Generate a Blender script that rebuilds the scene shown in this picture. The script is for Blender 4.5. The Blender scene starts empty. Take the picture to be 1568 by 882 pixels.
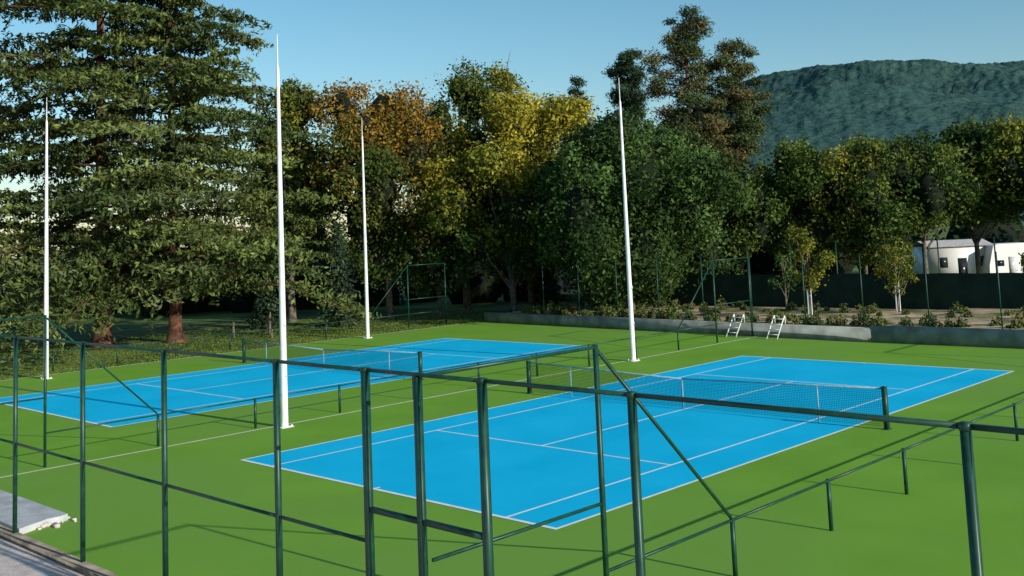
import bpy, math, numpy as np
from mathutils import Matrix, Vector
from mathutils import noise as mn
rng=np.random.default_rng(7)
S=bpy.context.scene
# ---------------------------------------------------------------- materials
def newmat(name):
    m=bpy.data.materials.new(name); m.use_nodes=True
    return m,m.node_tree.nodes,m.node_tree.links,m.node_tree.nodes['Principled BSDF']
def noisemat(name,c1,c2,scale=1.0,rough=.8,detail=6,bump=0.0,bscale=None,c3=None,scale3=.2,lo=.35,hi=.65,metal=0,spec=.3,bdist=.03):
    m,N,Lk,B=newmat(name)
    tc=N.new('ShaderNodeTexCoord'); n=N.new('ShaderNodeTexNoise'); n.inputs['Scale'].default_value=scale; n.inputs['Detail'].default_value=detail
    Lk.new(tc.outputs['Object'],n.inputs['Vector'])
    r=N.new('ShaderNodeValToRGB'); r.color_ramp.elements[0].position=lo; r.color_ramp.elements[1].position=hi
    r.color_ramp.elements[0].color=(*c1,1); r.color_ramp.elements[1].color=(*c2,1)
    Lk.new(n.outputs['Fac'],r.inputs['Fac']); out=r.outputs['Color']
    if c3 is not None:
        n3=N.new('ShaderNodeTexNoise'); n3.inputs['Scale'].default_value=scale3; n3.inputs['Detail'].default_value=4
        Lk.new(tc.outputs['Object'],n3.inputs['Vector'])
        r3=N.new('ShaderNodeValToRGB'); r3.color_ramp.elements[0].position=.45; r3.color_ramp.elements[1].position=.6
        Lk.new(n3.outputs['Fac'],r3.inputs['Fac'])
        mx=N.new('ShaderNodeMixRGB'); mx.inputs['Color2'].default_value=(*c3,1)
        Lk.new(r3.outputs['Color'],mx.inputs['Fac']); Lk.new(out,mx.inputs['Color1']); out=mx.outputs['Color']
    Lk.new(out,B.inputs['Base Color']); B.inputs['Roughness'].default_value=rough
    B.inputs['Metallic'].default_value=metal; B.inputs['Specular IOR Level'].default_value=spec
    if bump:
        n2=N.new('ShaderNodeTexNoise'); n2.inputs['Scale'].default_value=bscale or scale*8; n2.inputs['Detail'].default_value=4
        Lk.new(tc.outputs['Object'],n2.inputs['Vector'])
        b=N.new('ShaderNodeBump'); b.inputs['Strength'].default_value=bump; b.inputs['Distance'].default_value=bdist
        Lk.new(n2.outputs['Fac'],b.inputs['Height']); Lk.new(b.outputs['Normal'],B.inputs['Normal'])
    return m
M_green=noisemat('acrylic_green',(.140,.305,.026),(.172,.35,.036),.35,.85,8,.15,60,c3=(.158,.315,.045),scale3=.12,spec=.12)
M_blue=noisemat('acrylic_blue',(.0,.44,.72),(.006,.49,.79),.4,.85,8,.12,60,spec=.10)
M_line=noisemat('line_paint',(.70,.74,.74),(.82,.84,.82),3,.7)
M_edge=noisemat('edge_strip',(.55,.53,.34),(.68,.66,.46),2,.85)
M_grass=noisemat('grass',(.028,.055,.010),(.065,.105,.018),.9,.95,10,.6,14,c3=(.14,.19,.03),scale3=.16)  # dark base greens stand in for tree shade on the lawn
M_soil=noisemat('bed_soil',(.32,.22,.12),(.58,.45,.29),1.2,.95,8,.6,10,c3=(.08,.11,.025),scale3=.5)
M_wall=noisemat('concrete',(.16,.175,.165),(.30,.32,.30),1.5,.9,8,.3,20)
M_slab=noisemat('slab_concrete',(.36,.37,.38),(.50,.51,.51),2.2,.9,8,.4,20)
M_pave=noisemat('pink_paving',(.50,.40,.36),(.66,.57,.52),3,.9,8,.4,20)
M_kerb=noisemat('stained_kerb',(.10,.09,.075),(.24,.21,.17),2.5,.95,8,.5,20)
M_fence=noisemat('green_powder_coat',(.004,.036,.022),(.011,.062,.038),6,.42,4,spec=.45)
M_pole=noisemat('white_pole_paint',(.66,.66,.64),(.82,.82,.8),3,.45)
M_net=noisemat('net_cord',(.006,.014,.014),(.012,.02,.02),5,.8)
M_tape=noisemat('net_tape',(.18,.33,.40),(.30,.45,.52),5,.7)
M_screen=noisemat('windscreen_fabric',(.005,.020,.013),(.011,.034,.022),1.2,.85)
M_white=noisemat('white_gelcoat',(.78,.78,.76),(.85,.85,.83),1,.35)
M_roof=noisemat('pale_roof',(.40,.38,.36),(.55,.53,.50),3,.9)
M_glass=noisemat('dark_glass',(.01,.012,.015),(.03,.035,.04),1,.15)
M_tyre=noisemat('tyre',(.01,.01,.01),(.03,.03,.03),5,.9)
M_steel=noisemat('galvanised',(.45,.46,.46),(.62,.63,.63),6,.4)
M_bark=noisemat('bark',(.035,.018,.011),(.15,.065,.038),2.5,.95,10,1.0,9)
M_barkg=noisemat('bark_grey',(.05,.045,.035),(.18,.155,.12),3.5,.95,10,1.0,9)
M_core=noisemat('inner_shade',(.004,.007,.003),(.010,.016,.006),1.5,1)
def leafmat(name,trans):
    m,N,Lk,B=newmat(name)
    a=N.new('ShaderNodeAttribute'); a.attribute_name='Col'
    Lk.new(a.outputs['Color'],B.inputs['Base Color']); B.inputs['Roughness'].default_value=.65; B.inputs['Specular IOR Level'].default_value=.12
    if trans:
        t=N.new('ShaderNodeBsdfTranslucent'); Lk.new(a.outputs['Color'],t.inputs['Color'])
        mx=N.new('ShaderNodeMixShader'); mx.inputs[0].default_value=trans
        Lk.new(B.outputs[0],mx.inputs[1]); Lk.new(t.outputs[0],mx.inputs[2])
        Lk.new(mx.outputs[0],N['Material Output'].inputs[0])
    return m
M_leaf=leafmat('foliage',.28); M_needle=leafmat('needles',0)
# ---------------------------------------------------------------- quad mesh builder
class QM:
    def __init__(s): s.v=[];s.f=[];s.m=[];s.c=[];s.n=0
    def add(s,v,f,mat=0,col=(.1,.1,.1)):
        v=np.asarray(v,float);f=np.asarray(f,int)
        s.v.append(v);s.f.append(f+s.n);s.n+=len(v);s.m.append(np.full(len(f),mat))
        c=np.asarray(col,float)
        s.c.append(np.tile(c,(len(v),1)) if c.ndim==1 else c)
    def box(s,x0,x1,y0,y1,z0,z1,mat=0):
        v=[(x,y,z) for z in(z0,z1) for x,y in((x0,y0),(x1,y0),(x1,y1),(x0,y1))]
        s.add(v,[(3,2,1,0),(4,5,6,7),(0,1,5,4),(1,2,6,5),(2,3,7,6),(3,0,4,7)],mat)
    def beam(s,p,q,w,h=None,mat=0):
        h=h or w;p=np.array(p,float);q=np.array(q,float);d=q-p;d/=np.linalg.norm(d)
        up=np.array([0,0,1.]) if abs(d[2])<.95 else np.array([0,1.,0])
        a=np.cross(d,up);a/=np.linalg.norm(a);b=np.cross(a,d)
        v=[e+a*sx*w/2+b*sy*h/2 for e in(p,q) for sx,sy in((-1,-1),(1,-1),(1,1),(-1,1))]
        s.add(v,[(0,1,2,3),(7,6,5,4),(0,4,5,1),(1,5,6,2),(2,6,7,3),(3,7,4,0)],mat)
    def tube(s,pts,rad,n=8,mat=0,col=(.1,.1,.1),jit=0):
        pts=np.array(pts,float);k=len(pts);V=[]
        t=np.gradient(pts,axis=0);t/=np.linalg.norm(t,axis=1)[:,None]
        ref=np.array([1.,0,0]) if abs(t[:,0]).mean()<.8 else np.array([0,1.,0])
        an=np.arange(n)*2*math.pi/n
        for i in range(k):
            a=np.cross(t[i],ref);a/=np.linalg.norm(a);b=np.cross(t[i],a)
            rr=rad[i]*(1+jit*rng.normal(size=n))
            V.append(pts[i]+(np.cos(an)*rr)[:,None]*a+(np.sin(an)*rr)[:,None]*b)
        V=np.concatenate(V);F=[]
        for i in range(k-1):
            for j in range(n): F.append((i*n+j,i*n+(j+1)%n,(i+1)*n+(j+1)%n,(i+1)*n+j))
        s.add(V,F,mat,col)
    def leaves(s,C,U,Vv,col,mat=1):
        n=len(C);V=np.empty((n,4,3));V[:,0]=C+U;V[:,1]=C+Vv;V[:,2]=C-U;V[:,3]=C-Vv
        s.add(V.reshape(-1,3),np.arange(n*4).reshape(n,4),mat,np.repeat(col,4,axis=0))
    def mesh(s,name,mats,smooth=False):
        v=np.concatenate(s.v);f=np.concatenate(s.f);c=np.concatenate(s.c);mi=np.concatenate(s.m)
        me=bpy.data.meshes.new(name);me.vertices.add(len(v));me.vertices.foreach_set('co',v.astype(np.float32).ravel())
        me.loops.add(f.size);me.loops.foreach_set('vertex_index',f.astype(np.int32).ravel())
        me.polygons.add(len(f));me.polygons.foreach_set('loop_start',(np.arange(len(f))*4).astype(np.int32))
        for m in mats: me.materials.append(m)
        me.polygons.foreach_set('material_index',mi.astype(np.int32))
        if smooth: me.polygons.foreach_set('use_smooth',np.ones(len(f),bool))
        me.update(calc_edges=True)
        a=me.color_attributes.new('Col','FLOAT_COLOR','POINT')
        a.data.foreach_set('color',np.hstack([c,np.ones((len(c),1))]).astype(np.float32).ravel())
        return me
    def obj(s,name,mats,loc=(0,0,0),smooth=False,parent=None):
        o=bpy.data.objects.new(name,s.mesh(name,mats,smooth));o.location=loc;S.collection.objects.link(o)
        if parent: o.parent=parent
        return o
def empty(name,loc=(0,0,0)):
    e=bpy.data.objects.new(name,None);e.location=loc;S.collection.objects.link(e);return e
def unit(a): return a/np.maximum(np.linalg.norm(a,axis=-1,keepdims=True),1e-9)
# ---------------------------------------------------------------- ground
q=QM();q.add([(-4000,-4000,-.03),(4000,-4000,-.03),(4000,4000,-.03),(-4000,4000,-.03)],[(0,1,2,3)]);q.obj('ground',[M_grass])
q=QM();q.add([(-25.2,-6.5,0),(45,-6.5,0),(45,30.4,0),(-25.2,32.6,0)],[(0,1,2,3)]);q.obj('green_court_surround',[M_green])
q=QM();q.add([(-60,-30,-.015),(60,-30,-.015),(60,-6.6,-.015),(-60,-6.6,-.015)],[(0,1,2,3)]);q.obj('paved_path',[M_pave])
def court(name,x0,y0):
    e=empty(name,(x0,y0,0));W,Ln=10.97,23.77
    q=QM();q.add([(0,0,.004),(W,0,.004),(W,Ln,.004),(0,Ln,.004)],[(0,1,2,3)]);q.obj('playing_surface',[M_blue],parent=e)
    q=QM();z=.008;t=.065
    def r(a,b,c,d): q.add([(a,c,z),(b,c,z),(b,d,z),(a,d,z)],[(0,1,2,3)])
    r(-.01,W+.01,-.01,.09);r(-.01,W+.01,Ln-.09,Ln+.01)
    r(-.01,t,.09,Ln-.09);r(W-t,W+.01,.09,Ln-.09)
    for x in(1.37,W-1.37): r(x-t/2,x+t/2,.09,Ln-.09)
    for y in(5.485,Ln-5.485): r(1.37+t/2,W-1.37-t/2,y-t/2,y+t/2)
    r(W/2-t/2,W/2+t/2,5.485+t/2,Ln-5.485-t/2)
    r(W/2-t/2,W/2+t/2,.09,.22);r(W/2-t/2,W/2+t/2,Ln-.22,Ln-.09)
    q.obj('court_lines',[M_line],parent=e)
court('tennis_court',0,0);court('tennis_court',-19.15,.35)
q=QM()
q.add([(-3.57,-6.5,.006),(-3.45,-6.5,.006),(-3.45,31,.006),(-3.57,31,.006)],[(0,1,2,3)])
q.add([(-25.2,-6.5,.006),(-25.05,-6.5,.006),(-25.05,32.4,.006),(-25.2,32.4,.006)],[(0,1,2,3)])
q.obj('surface_joint_strips',[M_edge])
def net(x0,x1,y,name='tennis_net'):
    e=empty(name,((x0+x1)/2,y,0));h=(x1-x0)/2
    def zt(x): return 1.07-.156*(1-abs(x)/h)
    q=QM()
    for s in(-1,1):
        q.box(s*h-.055,s*h+.055,-.055,.055,0,1.08);q.box(s*h-.065,s*h+.065,-.065,.065,1.08,1.10)
        q.box(s*h-.09,s*h+.09,-.09,.09,.001,.03)
    q.obj('posts',[M_fence],parent=e)
    q=QM();xs=np.arange(-h+.06,h-.05,.05)
    for x in xs:
        q.add([(x-.0035,0,.03),(x+.0035,0,.03),(x+.0035,0,zt(x)-.05),(x-.0035,0,zt(x)-.05)],[(0,1,2,3)])
    for i in range(1,21):
        k=i/20.
        for a,b in((-h+.06,0),(0,h-.06)):
            za,zb=.03+(zt(a)-.08)*k,.03+(zt(b)-.08)*k
            q.add([(a,.002,za-.0035),(b,.002,zb-.0035),(b,.002,zb+.0035),(a,.002,za+.0035)],[(0,1,2,3)])
    q.obj('netting',[M_net],parent=e)
    q=QM()
    for a,b in((-h+.06,0),(0,h-.06)): q.beam((a,0,zt(a)-.02),(b,0,zt(b)-.02),.015,.04)
    q.box(-.025,.025,-.012,.012,.01,zt(0)-.05)
    for x in(-h*.7,h*.7):q.box(x-.016,x+.016,-.016,.016,.01,zt(x)-.02)
    q.obj('tape_and_strap',[M_tape],parent=e)
net(-1.05,11.85,11.885);net(-20.1,-7.25,12.25)
for x,y,h in((-3.15,3.4,12.0),(-3.25,20.5,12.0),(-23.7,4.5,12.6),(-23.8,22.4,12.6)):
    q=QM();q.tube([(0,0,0),(0,0,.03),(0,0,h*.45),(0,0,h*.91),(0,0,h*.92),(0,0,h)],[.112,.112,.085,.048,.02,.012],14)
    q.box(-.2,.2,-.2,.2,.001,.03)
    for a in(-.15,.15):
        for b in(-.15,.15): q.box(a-.02,a+.02,b-.02,b+.02,.03,.07)
    for zz in(1.5,3.0): q.box(.08,.13,-.03,.03,zz,zz+.12)
    q.obj('white_light_pole',[M_pole],(x,y,0))
# fences
H=3.86
q=QM();xs=[-25,-21.9,-18.8,-15.7,-12.6,-9.5,-6.4,-3.4,-.4,2.6,5.7,8.7,11.9,13.9,16.0,18.1,21.3,24.4,27.5]
for x in xs:
    w=.082 if x in(13.9,16.0) else .066
    q.box(x-w/2,x+w/2,-6.5-w/2,-6.5+w/2,0,H-.028);q.box(x-w/2-.006,x+w/2+.006,-6.5-w/2-.006,-6.5+w/2+.006,H-.028,H+.03)
for a,b in zip(xs[:-1],xs[1:]):
    q.beam((a+.05,-6.5,H),(b-.05,-6.5,H),.042,.042)
    if b<=13.9: q.beam((a+.045,-6.5,1.79),(b-.05,-6.5,1.79),.036,.036)
q.box(13.95,14.9-.05,-6.53,-6.47,2.15,2.21);q.box(14.9+.05,15.95,-6.53,-6.47,2.15,2.21)
q.box(14.9-.04,14.9+.04,-6.54,-6.46,0,H-.026)
q.obj('green_metal_fence',[M_fence])
def sidefence(x,y0=-6.5,n=13,name='low_metal_fence'):
    q=QM();ys=[y0+3.1*i for i in range(n)];lo=.86;w=.056
    for i,y in enumerate(ys):
        if i==0: continue
        tall=i in(1,n-2,n-1);h=H if tall else lo
        q.box(x-w/2,x+w/2,y-w/2,y+w/2,0,h+.03)
    for i in range(n-1):
        a,b=ys[i]+.035,ys[i+1]-.035
        if i!=0: q.beam((x,a,lo),(x,b,lo),.034)
        if i in(0,n-2):
            q.beam((x,a,H),(x,b,H),.042);q.beam((x,a,1.76),(x,b,1.76),.036)
        if i==1: q.beam((x,a,H-.05),(x,b,lo+.05),.04)
        if i==n-3: q.beam((x,a,lo+.05),(x,b,H-.05),.04)
    q.obj(name,[M_fence])
sidefence(15.03);sidefence(-3.8);sidefence(-26.4)
q=QM();q.box(-40,6.9,-6.66,-6.44,-.02,.09);q.obj('concrete_kerb',[M_kerb])
pts=[(-6,-6.4),(2.55,-6.4)]+[(2.5-.35*i/5+rng.uniform(-.05,.05),-6.4+1.1*i/5) for i in range(1,6)]+[(-6,-5.35)]
bm_v=[(x,y,.002) for x,y in pts]+[(x,y,.13) for x,y in pts];n=len(pts)
me=bpy.data.meshes.new('concrete_slab');me.from_pydata(bm_v,[],[list(range(n,2*n))]+[[i,(i+1)%n,n+(i+1)%n,n+i] for i in range(n)])
me.materials.append(M_slab);o=bpy.data.objects.new('concrete_slab',me);S.collection.objects.link(o)
q=QM()
for i in range(40):
    x=2.45-rng.random()*.5+rng.normal()*.15;y=-6.3+rng.random()*1.1;s=rng.uniform(.02,.07)
    q.box(x-s,x+s,y-s*.7,y+s*.7,0,s)
q.obj('rubble',[M_pave])
q=QM();w0,w1=np.array((-24.6,32.5)),np.array((2.6,30.4))
def seg(p,q_,z0,z1,t):
    q.beam((p[0],p[1],(z0+z1)/2),(q_[0],q_[1],(z0+z1)/2),t,z1-z0)
seg(w0,w1,-.02,.62,.25);seg((2.6,30.4),(46,30.3),-.02,.74,.25);seg(w0,(-24.6,45),-.02,.4,.25)
q.obj('retaining_wall',[M_wall])
QB=QM();QB.add([(-24.5,32.6,.46),(2.6,30.5,.5),(2.6,44,.5),(-24.5,44,.44)],[(0,1,2,3)]);QB.add([(2.6,30.45,.62),(46,30.4,.64),(46,44,.62),(2.6,44,.6)],[(0,1,2,3)])
QB.obj('planting_bed_soil',[M_soil])
q=QM();x=-20.
while x<40:
    q.box(x-.03,x+.03,42.1,42.16,.4,4.3);x+=3.0
q.beam((-20,42.13,4.25),(40,42.13,4.25),.035);q.obj('perimeter_fence',[M_fence])
q=QM()
for i in range(22):
    x=-23+3.1*i;y=33.2-(x+23)*.077 if x<2.6 else 31.2
    q.box(x-.022,x+.022,y-.022,y+.022,.4,3.9)
q.obj('metal_fence_posts',[M_fence])
q=QM();n=240
X=np.linspace(-20,40,n);v=[];f=[]
for i,xx in enumerate(X):
    o_=.03*math.sin(xx*4.2)+.02*math.sin(xx*1.3)
    v+= [(xx,42.0+o_*.5,.45),(xx,42.0,2.4+.04*abs(math.sin(xx*math.pi/3)))]
for i in range(n-1): f.append((2*i,2*i+2,2*i+3,2*i+1))
q.add(v,f);q.obj('windscreen',[M_screen])
for x,y in((-4.6,30.55),(-2.2,30.35)):
    q=QM()
    for s in(-.28,.28):
        q.beam((s,-.55,0),(s,.28,1.05),.045);q.beam((s,.3,.65),(s,.3,1.05),.04)
    for k in range(4):
        t=.2+.22*k;q.box(-.26,.26,-.55+.83*t-.05,-.55+.83*t+.05,1.05*t-.012,1.05*t+.012)
    q.obj('metal_steps',[M_pole],(x,y,0))
# ---------------------------------------------------------------- trees
def palette(pal,t,n):
    P=np.array(pal);t=np.clip(t,0,.999)*(len(P)-1);k=t.astype(int);fr=(t-k)[:,None]
    return P[k]*(1-fr)+P[np.minimum(k+1,len(P)-1)]*fr
def blobleaves(q,C,R,N,size,pal,flat=1.0,mat=1,asp=.55,bt=None,outw=.7,inner=.5):
    for c,r in zip(C,R):
        n=int(N*r*r)+8;d=unit(rng.normal(size=(n,3)))
        lump=1+.22*np.sin(d[:,0]*5+c[0])*np.sin(d[:,1]*5+c[1])+.15*np.sin(d[:,2]*9+c[2])
        rr=r*lump*rng.uniform(inner,1.1,n)*(1+.12*np.abs(rng.normal(size=n)))
        p=d*rr[:,None];p[:,2]*=flat;p+=c
        nrm=unit(d*outw+rng.normal(size=(n,3))*.55+np.array([0,0,.15]))
        u=unit(np.cross(nrm,rng.normal(size=(n,3))));v=np.cross(nrm,u)
        s=size*rng.uniform(.5,1.25,n)[:,None]
        t=(rng.random() if bt is None else bt(c))
        col=palette(pal,t+rng.normal(size=n)*.14,n)*rng.uniform(.65,1.3,n)[:,None]*rng.uniform(.72,1.25)
        q.leaves(p,u*s,v*s*asp,np.clip(col,0,1),mat)
def broadleaf(name,loc,h,rw,zb,pal,nl=9,nb=80,dens=520,size=.15,bark=None,bt=None,rot=None,core=.38,brmin=.10,brmax=.27):
    q=QM();zc=(h+zb)/2
    LC=[];LR=[]
    for i in range(nl):
        t=(i+.5)/nl;a=i*2.4+rng.normal()*.5
        prof=math.sin(math.pi*min(.97,max(.12,t*.85+.12)))**.7
        r=rw*rng.uniform(.28,.50)*(.75+.35*prof)
        rr=max(0,rw*prof-r*.8)*rng.uniform(.65,1.38)
        z=zb+r*.6+(h-zb-r*1.5)*t
        LC.append((math.cos(a)*rr,math.sin(a)*rr,z));LR.append(r)
    LC.append((rng.normal()*.25*rw,rng.normal()*.25*rw,h-rw*.32));LR.append(rw*.28)
    LC=np.array(LC);LR=np.array(LR)
    C=[];R=[]
    for i in range(nb):
        j=rng.integers(len(LC));d=unit(rng.normal(size=3));rr=rw*rng.uniform(brmin,brmax)
        c=LC[j]+d*LR[j]*np.array([1,1,.85])*rng.uniform(.65,1.22)
        c[2]=min(max(c[2],zb+rr*.6),h-rr*.7)
        C.append(c);R.append(rr)
    C=np.array(C)
    q.tube([(0,0,-.1),(.02,0,.35),(.05,.03,min(zb*.7+.4,zc*.8)),(.06,.0,zc),(0,.05,h*.85)],[.032*h*.65,.022*h*.75,.018*h*.75,.01*h*.8,.02],9,0,jit=.05)
    for c in LC:
        lo=max(.5,zb*.6);z0=lo+rng.random()*max(.1,c[2]-.8-lo);p0=np.array([.04,.02,z0]);mid=(p0+c)/2+np.array([0,0,-.02*h+rng.random()*.03*h])
        q.tube([p0,mid,c,c+(c-mid)*.35],[.008*h,.006*h,.0035*h,.01],5,0)
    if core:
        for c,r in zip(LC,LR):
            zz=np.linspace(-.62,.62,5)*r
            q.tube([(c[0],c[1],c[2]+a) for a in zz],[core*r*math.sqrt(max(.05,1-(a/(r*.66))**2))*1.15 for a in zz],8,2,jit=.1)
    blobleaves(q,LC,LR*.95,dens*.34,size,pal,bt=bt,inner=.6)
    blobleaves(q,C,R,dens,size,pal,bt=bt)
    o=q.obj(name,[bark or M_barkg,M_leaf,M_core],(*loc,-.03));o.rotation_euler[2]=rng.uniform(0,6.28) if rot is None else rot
    return o
def conifer_clumps(name,tops,loc,pal,zb,dens=560,nb=45,flat=.55,size=.17,rmax=1.2,shape=.75):
    q=QM()
    for dx,dy,h,rw in tops:
        q.tube([(0,0,-.1),(dx*.3,dy*.3,h*.3),(dx*.8,dy*.8,h*.6),(dx,dy,h*.98)],[.24,.2,.14,.03],8,0,jit=.05)
        C=[];R=[]
        for i in range(nb):
            t=(i+rng.random())/nb;z=zb+(h-zb)*t
            prof=(1-t)**shape*.85+.15
            a=i*2.4+rng.normal()*.5;rr=rw*prof*rng.uniform(.2,1.05)
            ax=np.array([dx*min(1,z/h*1.3),dy*min(1,z/h*1.3),z])
            c=ax+np.array([math.cos(a)*rr,math.sin(a)*rr,rng.normal()*.2+.1*rr])
            C.append(c);R.append(rng.uniform(.5,1)*rmax*(.5+.5*prof))
            q.tube([ax+np.array([0,0,-.3]),(ax+c)/2+np.array([0,0,-.25]),c],[.06,.04,.015],5,0)
        blobleaves(q,np.array(C),R,dens,size,pal,flat=flat,asp=.24,outw=.3,inner=.3)
    return q.obj(name,[M_bark,M_needle,M_core],(*loc,-.03))
def cedar(name,loc,h,zb,Rb,pal,nbr=95,trunkr=.55):
    q=QM();lean=rng.normal(size=2)*.3
    def ax(z): return np.array([lean[0]*z/h,lean[1]*z/h,z])
    q.tube([ax(0)+(0,0,-.1),ax(.5),ax(2),ax(h*.4),ax(h*.75),ax(h)],[trunkr*1.7,trunkr*1.05,trunkr*.85,trunkr*.55,trunkr*.28,.04],12,0,jit=.07)
    for i in range(nbr):
        t=(i+rng.random()*.8)/nbr;z=zb+(h-zb)*t
        Lr=(Rb*(1-t)**.46*.9+.6)*rng.choice([rng.uniform(.35,.7),rng.uniform(.72,1.16)],p=[.33,.67])
        a=i*2.39996+rng.normal()*.4;D=np.array([math.cos(a),math.sin(a),0]);Sd=np.array([-D[1],D[0],0])
        rise=rng.uniform(-.10,.16)+.12*t;dr=rng.uniform(.05,.26);bend=rng.normal()*.14
        def P(s):
            s=np.asarray(s,float);zz=rise*Lr*s*1.2-dr*Lr*s**2.4
            return ax(z)+D*(Lr*s)[...,None]+Sd*(bend*Lr*s**2)[...,None]+np.array([0,0,1.])*zz[...,None]
        ss=np.linspace(0,1,6);q.tube(P(ss),[.11*(1-t*.6),.085*(1-t*.6),.065*(1-t*.5),.04,.025,.012],5,0)
        nt=int(9+Lr*3.9);s0=rng.uniform(.10,1.0,nt)
        side=rng.choice([-1,1],nt);tl=Lr*(.10+.27*np.sin(np.clip(s0,0,1)*math.pi*.84))*rng.uniform(.5,1.3,nt)
        tz=rng.normal(size=nt)*.11
        per=16
        k=np.repeat(np.arange(nt),per);uu=rng.random(nt*per)**.8
        base=P(s0)[k]
        dirv=unit(Sd[None]*side[:,None]+D[None]*rng.uniform(.4,1.0,nt)[:,None]+np.array([0,0,1.])*tz[:,None])[k]
        p=base+dirv*(tl[k]*uu)[:,None]
        p[:,2]-=(.20*tl[k]*uu**2)+rng.normal(size=len(k))*.07
        p[:,:2]+=rng.normal(size=(len(k),2))*.14
        u=unit(dirv*.8+rng.normal(size=(len(k),3))*.6+np.array([0,0,.12]))
        nn=unit(np.array([0,0,1.])+rng.normal(size=(len(k),3))*.6);v=unit(np.cross(nn,u))
        sz=rng.uniform(.12,.27,len(k))[:,None]
        tt=rng.random()+rng.normal(size=len(k))*.15
        col=palette(pal,tt,len(k))*rng.uniform(.6,1.3,len(k))[:,None]*rng.uniform(.75,1.2)
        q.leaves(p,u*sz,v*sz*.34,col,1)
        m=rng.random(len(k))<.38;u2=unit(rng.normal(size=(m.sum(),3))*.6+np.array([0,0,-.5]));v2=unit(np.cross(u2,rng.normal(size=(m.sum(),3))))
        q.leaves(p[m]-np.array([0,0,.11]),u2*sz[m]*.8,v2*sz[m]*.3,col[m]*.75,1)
    return q.obj(name,[M_bark,M_needle,M_core],(*loc,-.03))
CED=[(.05,.076,.024),(.075,.108,.03),(.11,.145,.038),(.15,.18,.048),(.085,.112,.048)]
cedar('cedar_tree',(-36.9,13.0),30,3.0,12.0,CED,128)
cedar('cedar_tree',(-34.6,16.4),25,3.4,10.2,CED,98,trunkr=.42)
cedar('cedar_tree',(-47,6.5),27,3.0,10,CED,85)
def sc(p,k): return [tuple(c*k for c in a) for a in p]
G1=sc([(.03,.055,.012),(.045,.08,.016),(.07,.105,.02),(.10,.13,.024)],1.45)
GD=sc([(.026,.052,.014),(.04,.078,.018),(.055,.10,.024),(.075,.125,.032)],1.3)
GY=sc([(.035,.065,.014),(.065,.09,.018),(.10,.12,.02),(.15,.145,.022)],1.5)
OR=sc([(.035,.06,.014),(.045,.07,.014),(.09,.085,.016),(.17,.11,.018),(.22,.12,.02)],1.4)
YE=sc([(.035,.065,.014),(.05,.08,.014),(.12,.13,.018),(.22,.19,.02),(.28,.235,.024)],1.4)
YG=[(.10,.13,.02),(.17,.19,.025),(.27,.25,.03)]
BR=sc([(.04,.05,.018),(.09,.06,.022),(.15,.08,.03)],1.3)
def byheight(z0,z1): return lambda c: float(np.clip((c[2]-z0)/(z1-z0)*.9+rng.normal()*.2,0,.99))
broadleaf('deciduous_tree',(-40.5,28.5),17.6,4.0,4,GY,nl=11,nb=70,dens=390)
broadleaf('deciduous_tree',(-46.0,31.5),14.0,4.6,4,GY,nl=9,nb=70,dens=340)
broadleaf('autumn_tree',(-34.5,32.6),17.0,5.8,2.8,OR,nl=14,nb=95,dens=400,bt=byheight(5,16.5))
broadleaf('deciduous_tree',(-34.6,40.2),19.0,4.6,3.5,GY,nl=11,nb=72,dens=390)
broadleaf('autumn_tree',(-26.9,37.4),15.4,5.0,2.6,YE,nl=14,nb=92,dens=400,bt=byheight(4,14))
broadleaf('autumn_tree',(-30.5,43.0),15.8,4.8,3.0,YE,nl=10,dens=380,bt=byheight(4,14))
broadleaf('deciduous_tree',(-31.8,35.0),8.5,3.2,1.8,GD,nl=8,nb=56,dens=400)
broadleaf('maple_tree',(-16.7,37.6),12.8,5.8,1.5,GD,nl=16,nb=120,dens=440,size=.15)
broadleaf('maple_tree',(-16.6,43.2),11.0,4.4,1.8,GD,nl=10,dens=380)
broadleaf('maple_tree',(-21.8,42.0),11.8,4.6,1.8,G1,nl=11,dens=380)
PD=[(.014,.031,.013),(.022,.045,.018),(.033,.06,.022)]
PM=sc([(.028,.045,.016),(.045,.065,.02),(.06,.075,.024),(.11,.08,.032)],1.35)
conifer_clumps('pine_tree',[(0,0,20.9,3.6)],(-31,56.8),PD,8,nb=80,rmax=1.45,shape=.7)
conifer_clumps('pine_tree',[(0,0,18.4,2.6)],(-34.4,54),PD,8,nb=48,rmax=1.2)
conifer_clumps('tall_pine_tree',[(0,0,21.5,4.0),(2.7,2.4,18.8,2.9)],(-20.4,50.4),PM,5,nb=90,rmax=1.4,shape=.4,dens=600)
broadleaf('brown_autumn_tree',(-15.8,49.2),10.8,2.9,3,BR,nl=8,nb=50,dens=360)
RW=[(-12.2,50.1,11.0,4.2,2.7,G1),(-7.8,51.3,10.7,4.2,3.0,GY),(-4.9,54.2,11.0,4.2,4.8,G1),(-3.9,60.5,12.2,4.4,5.2,G1),(-.2,60.5,11.7,4.4,5.2,GY),(4.4,60.0,12.0,4.7,4.8,G1),(-10.5,58.5,11.4,4.3,4.8,GY),(-14.5,57,11.0,4.2,2.7,G1)]
for x,y,h,rw,zb,pal in RW: broadleaf('park_tree',(x,y),h,rw,zb,pal,nl=12,nb=72,dens=370)
broadleaf('young_tree',(-3.6,36.2),5.3,1.3,1.7,YG,nl=7,nb=26,dens=1200,size=.085,core=0)
broadleaf('young_tree',(-.5,40.0),4.2,1.2,1.5,YG,nl=6,nb=20,dens=1100,size=.085,core=0)
broadleaf('young_tree',(4.8,47.0),5.8,1.5,2.2,YG,nl=6,nb=22,dens=1000,size=.1,core=0)
broadleaf('young_tree',(-7.6,40.6),4.0,.9,1.2,GD,nl=5,nb=18,dens=900,size=.085,core=0)
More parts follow.
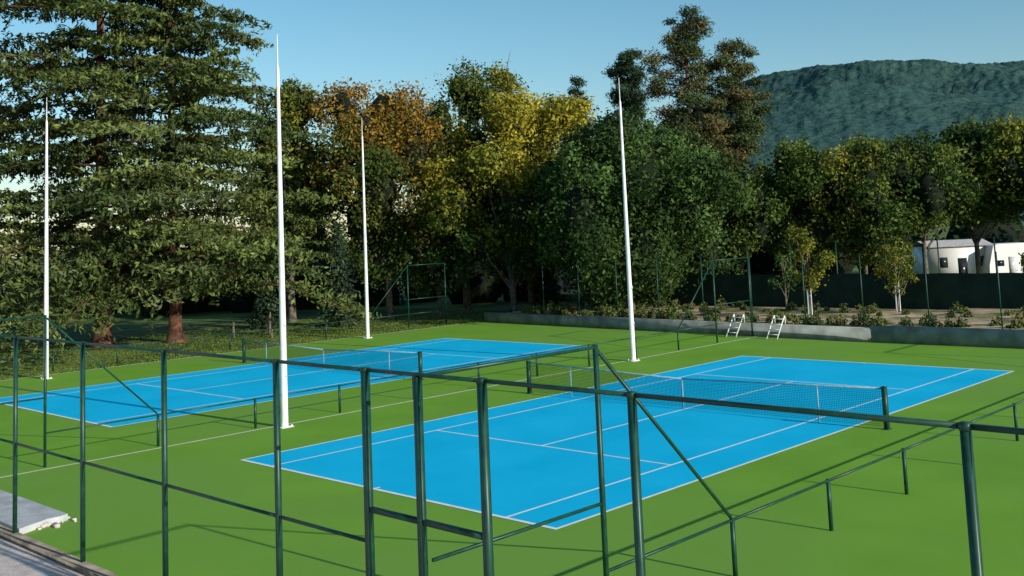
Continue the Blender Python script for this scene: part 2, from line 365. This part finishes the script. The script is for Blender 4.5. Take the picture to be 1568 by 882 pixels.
for x,y in((-3.6,36.0),(-.5,39.8)):
    q=QM();q.tube([(0,0,.4),(0,0,1.9)],[.05,.045],8);q.tube([(.2,0,.4),(.2,0,2.1)],[.025,.025],6);q.beam((0,0,1.6),(.2,0,1.6),.03);q.obj('tree_stake',[M_pole],(x,y,0))
def spruce(loc,h,rw):
    q=QM();q.tube([(0,0,-.1),(0,0,h*.5),(0,0,h)],[.12,.08,.02],7,0)
    pal=[(.03,.065,.033),(.055,.095,.05),(.085,.13,.07)]
    n=130
    for i in range(n):
        t=(i+rng.random())/n;z=.3+(h-.3)*t;L=rw*(1-t)**.9*rng.uniform(.7,1.1)+.1;a=i*2.4
        D=np.array([math.cos(a),math.sin(a),0]);k=int(16+70*L/rw);s=rng.random(k)
        p=np.array([0,0,z])+D*(L*s)[:,None]+rng.normal(size=(k,3))*np.array([.1,.1,.04])*(.4+L*.5);p[:,2]-=.3*L*s
        u=unit(D+rng.normal(size=(k,3))*.5+np.array([0,0,-.15]));v=unit(np.cross(u,np.array([0,0,1.])+rng.normal(size=(k,3))*.3))
        sz=rng.uniform(.1,.2,k)[:,None];q.leaves(p,u*sz,v*sz*.3,palette(pal,rng.random(k),k)*rng.uniform(.7,1.2,k)[:,None],1)
    q.obj('spruce_tree',[M_bark,M_needle],(*loc,-.03))
spruce((-33.0,27.2),6.8,1.7);spruce((-37.5,24.5),3.6,1.4);spruce((-29.5,44),4,1.2)
def mass(name,line,h,w,step,pal,size,dens,core=True):
    q=QM();line=np.array(line,float)
    for a,b in zip(line[:-1],line[1:]):
        L=np.linalg.norm(b-a);n=int(L/step)
        for i in range(n):
            p=a+(b-a)*(i+rng.random())/n+rng.normal(size=2)*w
            hh=h*rng.uniform(.65,1.15)
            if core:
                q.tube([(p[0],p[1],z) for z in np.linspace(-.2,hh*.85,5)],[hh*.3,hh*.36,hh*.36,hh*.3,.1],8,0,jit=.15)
            for k in range(3):
                zc=hh*(.2+.28*k);r=hh*rng.uniform(.26,.36)
                blobleaves(q,[np.array([p[0]+rng.normal()*.8,p[1]+rng.normal()*.8,zc])],[r],dens,size,pal)
    q.obj(name,[M_core,M_needle])
SHADE_GREENS=[(.010,.018,.006),(.018,.032,.009),(.028,.046,.013)]  # very dark greens: the shade beneath the crowns is put into the leaf colour
mass('understory_shrubs',[(-64,26),(-52,38),(-38,50),(-24,58),(-16,61)],5.2,1.5,2.2,SHADE_GREENS,.2,44)
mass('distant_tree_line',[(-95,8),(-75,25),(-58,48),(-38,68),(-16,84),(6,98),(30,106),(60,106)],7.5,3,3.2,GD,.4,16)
mass('hedge',[(-20,47.5),(-13,50),(-9,54)],2.6,.4,1.4,SHADE_GREENS,.16,60)
q=QM();SH=[(.05,.08,.02),(.09,.13,.03),(.16,.15,.05),(.03,.06,.02)]
for i in range(240):
    x=rng.uniform(-23,16);y=rng.choice([31.6+rng.random()*1.2,rng.uniform(32,41)],p=[.45,.55])+max(0,-x)*.07;r=rng.uniform(.1,.36)
    n=int(60+400*r);d=unit(rng.normal(size=(n,3)));d[:,2]=abs(d[:,2])
    p=d*r*rng.uniform(.4,1.1,n)[:,None]*np.array([1,1,rng.uniform(.9,2.2)]);p+=np.array([x,y,.5])
    u=unit(rng.normal(size=(n,3))+np.array([0,0,.7]));v=unit(np.cross(u,rng.normal(size=(n,3))));s=rng.uniform(.04,.1,n)[:,None]
    q.leaves(p,u*s,v*s*.5,palette(SH,np.clip(rng.random()+rng.normal(size=n)*.1,0,.99),n),0)
q.obj('flower_bed_shrubs',[M_needle])
q=QM();n=26000
x=-25.5-rng.random(n)**1.5*16;y=rng.uniform(-2,40,n)
C=np.stack([x,y,np.full(n,-.01)],1);u=unit(rng.normal(size=(n,3))*.4+np.array([0,0,1]))*rng.uniform(.02,.055,n)[:,None]
v=unit(np.cross(u,rng.normal(size=(n,3))))*.03
q.leaves(C,u,v,palette([(.04,.075,.012),(.08,.125,.018),(.14,.19,.025)],rng.random(n),n),0);q.obj('grass_tufts',[M_needle])
q=QM()
for x,y,h in((-33.5,19.6,.9),(-32.6,21.6,1.4),(-30.5,20.4,.5)): q.tube([(x,y,-.05),(x,y,h*.6),(x+.03,y,h)],[.1,.08,.07],8,0,jit=.05)
q.obj('wooden_stumps',[M_barkg])
def caravan(loc,rot,L=5.2,Hh=2.65):
    e=empty('parked_caravan',(*loc,0));e.rotation_euler[2]=rot
    prof=[(-L/2,.55),(-L/2+.05,1.6),(-L/2+.45,Hh-.1),(-L/2+.9,Hh),(L/2-1.1,Hh),(L/2-.35,Hh-.35),(L/2,1.5),(L/2-.05,.55)]
    n=len(prof);v=[(x,-1.1,z) for x,z in prof]+[(x,1.1,z) for x,z in prof]
    me=bpy.data.meshes.new('body');me.from_pydata(v,[],[list(range(n)),list(range(2*n-1,n-1,-1))]+[[i,n+i,n+(i+1)%n,(i+1)%n] for i in range(n)])
    me.materials.append(M_white);o=bpy.data.objects.new('body',me);S.collection.objects.link(o);o.parent=e
    q=QM()
    for a in(-1.7,.2,1.3): q.box(a,a+.6,-1.115,-1.09,1.5,1.95)
    q.box(-.75,-.15,-1.112,-1.09,.7,2.2,1)
    q.obj('windows_and_door',[M_glass,M_steel],parent=e)
    q=QM()
    for sx in(-.4,.4):
        for sy in(-1.0,1.0): q.tube([(sx,sy-.1,.33),(sx,sy+.1,.33)],[.33,.33],14)
    q.obj('wheels',[M_tyre],parent=e)
    q=QM();q.beam((-L/2-1.1,0,.5),(-L/2,0,.55),.1);q.obj('hitch',[M_steel],parent=e)
caravan((-5.3,71.0),.8,4.6,3.2);caravan((-33,50.2),.9,4.5,2.5)
e=empty('white_house',(-9.2,69.6,0));e.rotation_euler[2]=.75
q=QM();q.box(-2.4,2.4,-1.6,2.6,0,3.1);q.obj('walls',[M_white],parent=e)
q=QM();q.add([(-2.6,-1.8,3.11),(2.6,-1.8,3.11),(2.6,.5,3.6),(-2.6,.5,3.6)],[(0,1,2,3)]);q.add([(-2.6,2.8,3.11),(-2.6,.5,3.6),(2.6,.5,3.6),(2.6,2.8,3.11)],[(0,1,2,3)])
q.obj('roof',[M_roof],parent=e)
q=QM()
for a in(-1.7,1.2): q.box(a,a+.6,-1.62,-1.59,1.5,2.3)
q.box(-.3,.4,-1.62,-1.59,0,2.2);q.box(2.39,2.42,-.5,.6,1.2,2.2);q.obj('windows_and_door',[M_glass],parent=e)
# ---------------------------------------------------------------- hills
cam=np.array([24.5674,-14.6062,5.4415]);fw=np.array([-.6914,.7225]);rt=np.array([.7225,.6914])
nb,nd=600,130
px=np.linspace(560,2300,nb);ry=np.interp(px,[560,800,900,1000,1100,1150,1200,1260,1330,1400,1500,1568,1750,2300],[345,318,272,222,162,137,122,108,105,102,98,94,90,130])
b=(px-802)/1601;tz=(360-.0428*(px-802)-ry)/1601
Dp=np.linspace(700,3000,nd);V=np.empty((nd,nb,3))
for j,D in enumerate(Dp):
    s=np.clip((D-700)/1600,0,1);pf=s**.85
    if D>2300: pf=1-.5*((D-2300)/700)
    env=math.sin(math.pi*min(1,max(0,(D-700)/1600)))
    for i in range(nb):
        x=cam[0]+D*fw[0]+D*b[i]*rt[0];y=cam[1]+D*fw[1]+D*b[i]*rt[1]
        hz=(5.4+tz[i]*2300)*pf
        n1=mn.fractal(Vector((x/700,y/700,.3)),1,2,4);rd=1-abs(mn.noise(Vector((x/620+n1*.5,y/620,4.3))))*2
        hz+=((rd-.65)*95+n1*45)*env+mn.noise(Vector((x/50,y/50,2)))*6*env+mn.noise(Vector((x/9,y/9,5)))*4.0*min(1,s*3)
        V[j,i]=(x,y,hz-2)
F=[(j*nb+i,j*nb+i+1,(j+1)*nb+i+1,(j+1)*nb+i) for j in range(nd-1) for i in range(nb-1)]
q=QM();q.add(V.reshape(-1,3),F)
M_hill=noisemat('hazed_forest_hill',(.026,.066,.062),(.060,.112,.092),.03,1,12,.7,.06,c3=(.036,.082,.078),scale3=.004,bdist=12,spec=0)  # distance haze is mixed into the bluish base colour
q.obj('hills',[M_hill],smooth=True)
# ---------------------------------------------------------------- light
el,az=math.radians(20.5),math.radians(87)
w=bpy.data.worlds.new('World');S.world=w;w.use_nodes=True
bg=w.node_tree.nodes['Background'];sk=w.node_tree.nodes.new('ShaderNodeTexSky');sk.sky_type='NISHITA';sk.sun_disc=False
sk.sun_elevation=el;sk.sun_rotation=az;sk.air_density=1.0;sk.dust_density=.5;sk.ozone_density=2.2
hs=w.node_tree.nodes.new('ShaderNodeHueSaturation');hs.inputs['Saturation'].default_value=1.2;hs.inputs['Hue'].default_value=.482
w.node_tree.links.new(sk.outputs[0],hs.inputs['Color']);w.node_tree.links.new(hs.outputs[0],bg.inputs[0]);bg.inputs[1].default_value=.13
d=Vector((math.cos(el)*math.sin(az),math.cos(el)*math.cos(az),math.sin(el)))
sl=bpy.data.lights.new('sun','SUN');sl.energy=5.0;sl.angle=math.radians(.5);sl.color=(1,.95,.86)
so=bpy.data.objects.new('sun',sl);so.rotation_euler=d.to_track_quat('Z','Y').to_euler();so.location=(60,0,60);S.collection.objects.link(so)
# ---------------------------------------------------------------- camera
yaw,pit,rol=-.7635,.099,-.0428
f=np.array([math.sin(yaw)*math.cos(pit),math.cos(yaw)*math.cos(pit),math.sin(pit)]);r=np.array([math.cos(yaw),-math.sin(yaw),0]);u=np.cross(r,f)
r2=r*math.cos(rol)+u*math.sin(rol);u2=-r*math.sin(rol)+u*math.cos(rol)
cd=bpy.data.cameras.new('camera');co=bpy.data.objects.new('camera',cd);S.collection.objects.link(co)
m=Matrix.Identity(4)
for i in range(3): m[i][0]=r2[i];m[i][1]=u2[i];m[i][2]=-f[i];m[i][3]=cam[i]
co.matrix_world=m;cd.sensor_width=36;cd.lens=36*1601.18/1568;cd.shift_x=-18.16/1568;cd.shift_y=-240.22/1568;cd.clip_end=12000
S.camera=co
S.view_settings.view_transform='Standard';S.view_settings.look='None';S.view_settings.exposure=0
